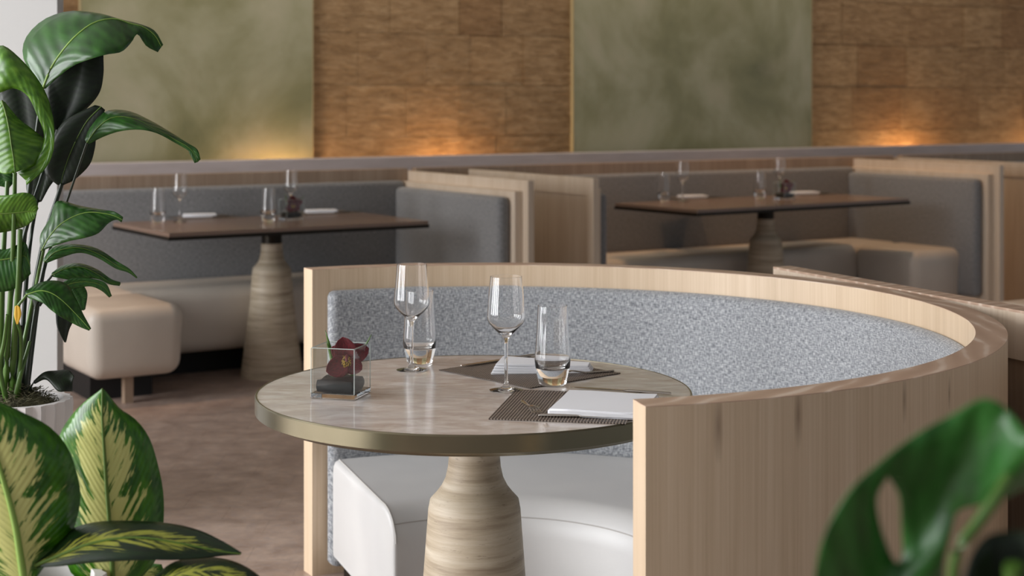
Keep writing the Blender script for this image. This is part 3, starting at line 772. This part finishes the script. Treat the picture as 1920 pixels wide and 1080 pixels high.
def fluted_pot(name, label, px, py, Y, rad, nfl=22, group=None):
    c = at(px, py, Y); h = c.z
    T = thing(name, label, 'planter', (c.x, Y, 0), 0, group)
    b = bmesh.new(); n = nfl*4
    def ring(r, z, amp): return [b.verts.new(((r+amp*abs(((k/4) % 1)*2-1))*math.cos(2*math.pi*k/n), (r+amp*abs(((k/4) % 1)*2-1))*math.sin(2*math.pi*k/n), z)) for k in range(n)]
    rs = [ring(rad*0.72, 0, 0.006), ring(rad*0.98, h-0.012, 0.010), ring(rad, h, 0.006), ring(rad-0.012, h, 0.0), ring(rad-0.016, h-0.05, 0.0)]
    for A, Bq in zip(rs[:-1], rs[1:]):
        for k in range(n): b.faces.new((A[k], A[(k+1) % n], Bq[(k+1) % n], Bq[k]))
    b.faces.new(rs[0][::-1]); b.faces.new(rs[-1])
    sharp(obj('pot_body', b, 'pot', T), 25)
    return T, h
# ---- tall broad-leaved plant
PY = 3.46
pot, ph = fluted_pot('fluted_planter', 'white fluted planter filled with dry moss against the white wall', 34, 748, PY, 0.108, group='white planters')
mo = bmesh.new()
for k in range(900):
    a = random.uniform(0, 6.283); r = 0.092*math.sqrt(random.random()); z = ph-0.035+0.055*(1-(r/0.095)**2)+random.uniform(-.004, .006)
    p = Vector((r*math.cos(a), r*math.sin(a), z)); d = Vector((random.uniform(-1, 1), random.uniform(-1, 1), random.uniform(-.4, .7))).normalized()
    e = Vector((random.uniform(-1, 1), random.uniform(-1, 1), random.uniform(-.4, .4)))*0.012
    tube_bm([p, p+d*0.010+e*0.3, p+d*0.018+e], 0.0008, 3, mo)
ms = sharp(obj('moss', mo, 'moss', pot), 80); ms['kind'] = 'stuff'
sharp(obj('moss_mound', lathe_bm([(0.094, ph-0.05), (0.088, ph-0.030), (0.06, ph-0.002), (0.03, ph+0.010), (0, ph+0.014)], 24), 'moss', pot), 80)
base = at(30, 745, PY)
plant = thing('broadleaf_plant', 'tall plant with large glossy arching leaves in the fluted planter', 'plant', (base.x, PY, base.z))
def L(st, dy, mat, **kw): return leaf(plant, 'leaf', st, PY+dy, mat, **kw)
L([((80,168),(76,165),(86,166)),((95,130),(45,112,.05),(112,142,-.02)),((118,95),(48,72,.08),(140,122,-.05)),((145,65),(82,37,.1),(172,110,-.07)),((178,42,.02),(130,21,.1),(200,102,-.07)),
   ((215,35,.04),(180,24,.1),(228,97,-.05)),((244,44,.05),(225,36,.09),(246,80,-.0)),((268,50,.06),(262,45,.08),(258,64,.03)),((290,66,.07),(290,58,.08),(274,86,.05)),((303,88,.07),(306,84,.07),(296,98,.06))], -0.02, 'leaf', ribr=.0028, bulge=.06)
L([((-12,140,.02),(-12,92,.05),(-12,178)),((15,126),(8,86,.04),(5,172)),((45,146),(42,114,.03),(28,166)),((68,175),(72,150,.02),(52,180)),((84,210),(92,190,.02),(68,212)),((93,250),(102,240),(82,248)),((92,285),(99,288),(80,275)),((75,315),(82,320),(62,305)),((48,338),(50,347),(33,324))], -0.10, 'leaf_young', rib=None, bulge=.12)
L([((30,140),(-10,150),(70,150)),((40,180),(0,185),(86,190)),((45,215),(5,225),(92,225)),((50,245),(30,255),(88,250)),((60,275),(58,275),(66,275))], 0.03, 'leaf_deep_shaded', rib=None)
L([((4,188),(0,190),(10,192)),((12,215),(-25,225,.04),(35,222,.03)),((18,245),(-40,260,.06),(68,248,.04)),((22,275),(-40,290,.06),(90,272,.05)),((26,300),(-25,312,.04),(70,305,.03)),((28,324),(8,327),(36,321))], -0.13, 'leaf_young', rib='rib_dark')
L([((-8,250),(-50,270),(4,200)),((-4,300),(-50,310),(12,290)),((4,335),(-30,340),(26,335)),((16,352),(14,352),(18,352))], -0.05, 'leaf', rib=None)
L([((150,104),(95,140),(194,103)),((142,150),(84,165),(194,140)),((130,190),(86,200),(186,175)),((118,222),(92,230),(160,206)),((108,244),(103,244),(115,242))], 0.06, 'leaf_deep_shaded', rib=None)
L([((190,200),(178,197),(197,206)),((165,225),(128,222),(182,246)),((147,255),(104,250),(178,278)),((131,290),(86,296),(168,309)),((119,325),(86,327),(141,336)),((114,347),(108,347),(119,347))], 0.02, 'leaf_deep_shaded', rib='rib_dark', ribr=.0015)
L([((110,235),(70,225),(130,240)),((98,275),(60,270),(116,290)),((88,315),(52,318),(106,330)),((80,350),(50,358),(92,352)),((72,380),(68,386),(78,378))], 0.10, 'leaf_deep_shaded', rib=None)
L([((163,268),(159,262),(167,270)),((183,240),(170,238,.03),(195,256)),((212,220),(198,209,.05),(226,246,-.02)),((250,222),(240,208,.06),(262,243,-.03)),((290,240),(282,226,.05),(295,250,-.02)),((325,260),(318,247,.03),(325,266)),((352,275),(351,268,.01),(351,281)),((364,288),(370,280),(356,289)),((371,304),(376,299),(365,306))], -0.03, 'leaf', rib='rib_dark', ribr=.0014)
L([((-22,400),(-22,366),(-22,438)),((10,400),(15,366,-.02),(8,435,.03)),((36,398),(45,361,-.02),(35,429,.03)),((56,396),(65,369,-.01),(53,421,.01)),((69,398),(72,391),(66,409))], -0.12, 'leaf_young', rib='rib_dark')
L([((78,470),(76,465),(82,469)),((92,445),(76,440,.02),(105,460,-.02)),((112,422),(94,409,.03),(130,452,-.03)),((138,406),(108,377,.05),(160,446,-.04)),((165,398),(150,386,.04),(185,437,-.03)),((195,400),(190,393,.02),(203,419,-.01)),((215,405),(215,397),(218,412)),((230,412),(231,407),(228,417))], -0.06, 'leaf', ribr=.0016)
L([((-22,490),(-22,462),(-22,545)),((10,486),(8,468),(5,547)),((32,482),(30,460),(28,541)),((48,481),(48,455),(50,522)),((57,500),(57,488),(58,513))], -0.10, 'leaf', rib='rib_dark')
L([((83,492),(80,488),(86,494)),((105,472),(100,463,.02),(112,484)),((145,464),(140,458,.02),(150,474)),((185,476),(182,466,.02),(184,484)),((220,498),(220,490),(216,503)),((242,508),(243,504),(240,511)),((257,521),(258,520),(256,522))], 0.0, 'leaf', rib='rib_dark', ribr=.0012)
L([((97,516),(97,512),(99,519)),((125,503),(118,498,.02),(135,525)),((155,501),(150,494,.02),(165,522)),((185,515),(182,505,.02),(186,524)),((208,530),(208,523),(205,533)),((226,533),(226,529),(224,536))], 0.03, 'leaf', rib='rib_dark', ribr=.0012)
L([((112,540),(108,535),(116,545)),((140,530),(135,522),(145,540)),((170,529),(168,522),(170,537)),((195,538),(198,531),(190,545)),((208,556),(210,555),(205,558))], -0.02, 'leaf', rib='rib_dark', ribr=.0012)
L([((140,538),(130,540),(158,536)),((152,556),(142,560),(164,552)),((157,582),(152,582),(160,580))], 0.06, 'leaf', rib=None)
L([((48,553),(48,546),(54,559)),((75,545),(72,531,.03),(80,568,-.02)),((98,550),(100,526,.04),(95,581,-.02)),((120,566),(125,533,.04),(112,593,-.02)),((140,586),(142,559,.03),(132,604)),((156,603),(156,589,.01),(152,614)),((169,618),(171,616),(167,620))], -0.12, 'leaf', rib='rib', ribr=.0013)
L([((66,540),(58,556),(80,528)),((82,548),(64,574),(104,532)),((70,570),(64,580),(76,575))], -0.02, 'leaf_deep_shaded', rib=None)
L([((122,578),(104,580),(140,575)),((124,600),(106,608),(138,600)),((122,625),(112,625),(130,618)),((122,642),(121,642),(124,642))], 0.05, 'leaf_deep_shaded', rib=None)
L([((63,717),(63,714),(65,720)),((80,704),(82,698),(87,712)),((102,707),(104,695,.02),(108,733,-.02)),((122,711),(128,694,.02),(122,734,-.02)),((136,718),(139,705),(136,734))], -0.02, 'leaf_deep_shaded', rib=None)
L([((32,572),(28,575),(38,576)),((33,590),(27,592),(40,590)),((32,608),(31,608),(34,608))], -0.13, 'yellow', rib=None)
for pts, rad, mt in [
    ([(10,750,PY),(14,650,PY-.06),(24,480,PY-.1),(28,324,PY-.13)], .0075, 'stem'),
    ([(22,752,PY),(26,660,PY-.05),(34,540,PY-.1),(38,430,PY-.11)], .0085, 'stem'),
    ([(0,750,PY),(2,620,PY-.05),(6,480,PY-.08),(14,340,PY-.06)], .008, 'stem'),
    ([(30,750,PY),(42,660,PY),(62,560,PY),(82,468,PY-.05)], .006, 'stem'),
    ([(40,748,PY+.02),(52,620,PY+.02),(80,460,PY+.02),(116,345,PY+.02)], .0075, 'stem_dark'),
    ([(36,748,PY+.03),(44,600,PY+.03),(56,460,PY+.04),(70,375,PY+.1)], .006, 'stem_dark'),
    ([(46,748,PY),(58,640,PY),(72,550,PY),(84,492,PY)], .005, 'stem_dark'),
    ([(28,752,PY-.03),(38,705,PY-.04),(48,670,PY-.03),(56,640,PY-.02)], .006, 'stem'),
    ([(16,750,PY+.03),(30,600,PY+.03),(50,400,PY+.02),(80,168,PY-.02)], .008, 'stem_dark'),
    ([(6,750,PY+.03),(20,560,PY+.03),(60,390,PY+.02),(108,244,PY+.06)], .006, 'stem_dark'),
    ([(34,750,PY-.02),(40,640,PY-.06),(30,585,PY-.1),(50,553,PY-.12)], .005, 'stem'),
    ([(12,752,PY-.04),(0,690,PY-.06),(8,640,PY-.08),(14,590,PY-.1)], .006, 'stem'),
    ([(48,748,PY+.02),(62,620,PY+.02),(80,545,PY+.03),(98,516,PY+.03)], .004, 'stem_dark'),
    ([(52,745,PY),(56,730,PY-.01),(60,722,PY-.02),(64,716,PY-.02)], .0025, 'stem_dark'),
    ([(50,748,PY+.03),(80,520,PY+.06),(118,400,PY+.04),(163,268,PY-.03)], .004, 'stem_dark'),
]: stem(plant, pts, rad, mt)
sharp(obj('trunk', tube_bm([at(26, 756, PY+.01)-plant.location, at(30, 690, PY+.01)-plant.location, at(34, 610, PY+.02)-plant.location], .018, 10, taper=.6), 'stem_dark', plant), 80)

# ---- variegated plant, nearer
DY = 2.40
dpot, dh = fluted_pot('fluted_planter', 'white fluted planter under the variegated leaves', 60, 1085, DY+0.05, 0.105, group='white planters')
sharp(obj('soil', lathe_bm([(0.088, dh-0.05), (0.07, dh-0.02), (0, dh-0.012)], 24), 'moss', dpot), 80)
db = at(60, 1085, DY+.05)
dief = thing('variegated_plant', 'bushy plant with cream-splashed variegated leaves in a white planter', 'plant', (db.x, DY+.05, db.z-0.02))
def D(st, dy, mat, **kw): return leaf(dief, 'leaf', st, DY+dy, mat, **kw)
D([((46,1092),(22,1092),(64,1090)),((38,1040),(-60,1050,.03),(88,1056,.03)),((30,990),(-110,990,.05),(130,1012,.05)),((18,940),(-130,930,.06),(148,952,.06)),((5,895),(-130,870,.06),(147,895,.06)),((-8,850),(-120,820,.05),(129,845,.05)),((-20,810),(-100,780,.04),(86,795,.04)),((-30,775),(-70,755,.02),(30,767,.02)),((-40,745),(-45,742),(-35,743))], -0.06, 'varieg', rib='rib', ribr=.006, bulge=.10, wave=.004)
D([((213,1112),(195,1112),(232,1112)),((211,1060),(135,1075,.02),(282,1065,.02)),((208,1010),(116,1020,.03),(303,1020,.03)),((204,960),(110,965,.04),(307,970,.04)),((200,910),(108,905,.04),(304,912,.04)),((197,860),(109,850,.04),(294,860,.04)),((194,815),(114,812,.03),(277,818,.03)),((192,780),(131,783,.03),(251,783,.03)),((192,752),(157,755,.02),(221,763,.02)),((192,728),(189,731),(195,731))], 0.10, 'varieg', rib='rib_dark', ribr=.0045, bulge=.10, wave=.003)
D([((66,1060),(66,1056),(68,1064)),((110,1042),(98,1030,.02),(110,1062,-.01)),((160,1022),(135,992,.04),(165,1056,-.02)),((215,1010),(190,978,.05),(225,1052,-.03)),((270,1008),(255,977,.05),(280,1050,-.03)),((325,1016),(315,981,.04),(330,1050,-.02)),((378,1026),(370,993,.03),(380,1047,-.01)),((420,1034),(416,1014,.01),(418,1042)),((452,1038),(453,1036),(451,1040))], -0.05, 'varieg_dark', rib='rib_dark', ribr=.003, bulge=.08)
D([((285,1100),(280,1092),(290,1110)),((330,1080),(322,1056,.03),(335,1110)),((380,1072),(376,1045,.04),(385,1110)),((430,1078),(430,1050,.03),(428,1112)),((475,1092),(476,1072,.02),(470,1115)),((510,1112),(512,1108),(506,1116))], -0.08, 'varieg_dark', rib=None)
D([((225,1120),(215,1112),(235,1125)),((255,1088),(228,1070,.02),(275,1105)),((280,1072),(262,1056,.02),(300,1088)),((305,1064),(303,1058),(308,1070))], 0.14, 'varieg', rib=None)
for pts, rad in [([(60,1130,DY+.05),(52,1110,DY),(46,1092,DY-.06)], .010), ([(70,1130,DY+.05),(150,1150,DY+.1),(205,1140,DY+.1),(213,1112,DY+.1)], .008),
                 ([(55,1130,DY+.05),(52,1090,DY),(66,1060,DY-.05)], .007), ([(80,1130,DY+.05),(180,1150,DY),(285,1100,DY-.08)], .006), ([(75,1130,DY+.05),(160,1150,DY+.1),(225,1120,DY+.14)], .006)]:
    stem(dief, pts, rad, 'stem', taper=.8)

# ---- split-leaf plant close to the lens on the right
def poly_leaf(parent, outline, holes, Y0, depth_fn, mat):
    b = bmesh.new(); loops = [outline]+holes; edges = []
    for lp in loops:
        pts = catmull([(x, y, 0) for x, y in lp]+[(lp[0][0], lp[0][1], 0)], len(lp)*4)[:-1]
        vs = [b.verts.new((p.x, p.y, 0)) for p in pts]
        for i in range(len(vs)): edges.append(b.edges.new((vs[i], vs[(i+1) % len(vs)])))
    bmesh.ops.triangle_fill(b, edges=edges, use_beauty=True, normal=(0, 0, 1))
    for _ in range(2): bmesh.ops.subdivide_edges(b, edges=[e for e in b.edges if e.calc_length() > 22], cuts=1)
    bmesh.ops.triangulate(b, faces=list(b.faces))
    uv = b.loops.layers.uv.verify(); b0 = at(outline[0][0], outline[0][1], Y0)
    for f in b.faces:
        for l in f.loops: l[uv].uv = ((l.vert.co.x-1500)/500, (l.vert.co.y-700)/500)
    for v in b.verts: v.co = at(v.co.x, v.co.y, Y0+depth_fn(v.co.x, v.co.y))-b0
    o = sharp(obj('leaf', b, mat, parent), 80); o.location = b0-parent.location; solid(o, 0.0009); return o
MY = 1.02
mloc = at(1900, 1300, MY)
mon = thing('split_leaf_plant', 'split-leaf plant with holed leaves standing outside the curved booth', 'plant', (mloc.x, MY, 0.0))
g1 = lambda x, y: 0.03*math.sin((x-1600)/120)+0.00025*(y-900)-0.035*math.exp(-((x-(1905-(y-870)*0.8))/60)**2)
poly_leaf(mon, [(1525,1110),(1535,1040),(1556,980),(1598,915),(1650,868),(1690,835),(1740,802),(1790,776),(1835,750),(1872,755),(1908,790),(1945,840),(1960,890),(1915,918),(1880,935),(1830,948),(1795,960),(1782,1000),(1770,1050),(1756,1110),(1650,1125)],
          [[(1664,893),(1644,930),(1648,975),(1662,1020),(1680,1055),(1692,1040),(1690,985),(1686,930)]], MY, g1, 'monstera')
poly_leaf(mon, [(1800,1110),(1818,1050),(1842,1012),(1872,998),(1930,996),(1990,1010),(2010,1110)], [], MY-0.05, lambda x, y: 0.02*math.sin((x-1800)/60), 'leaf_deep_shaded')
def mstem(pts, rad): stem(mon, pts, rad, 'stem', name='leaf_stalk', taper=.8)
mstem([(1908,868,MY-.012),(1870,930,MY-.02),(1830,985,MY-.02),(1790,1050,MY-.02),(1790,1180,MY)], .0045)
mstem([(1790,1180,MY),(1840,1600,MY),(1880,2400,MY),(1900,3050,MY)], .007)
mstem([(1900,1060,MY-.05),(1900,1300,MY-.03),(1900,2200,MY),(1905,3050,MY)], .006)
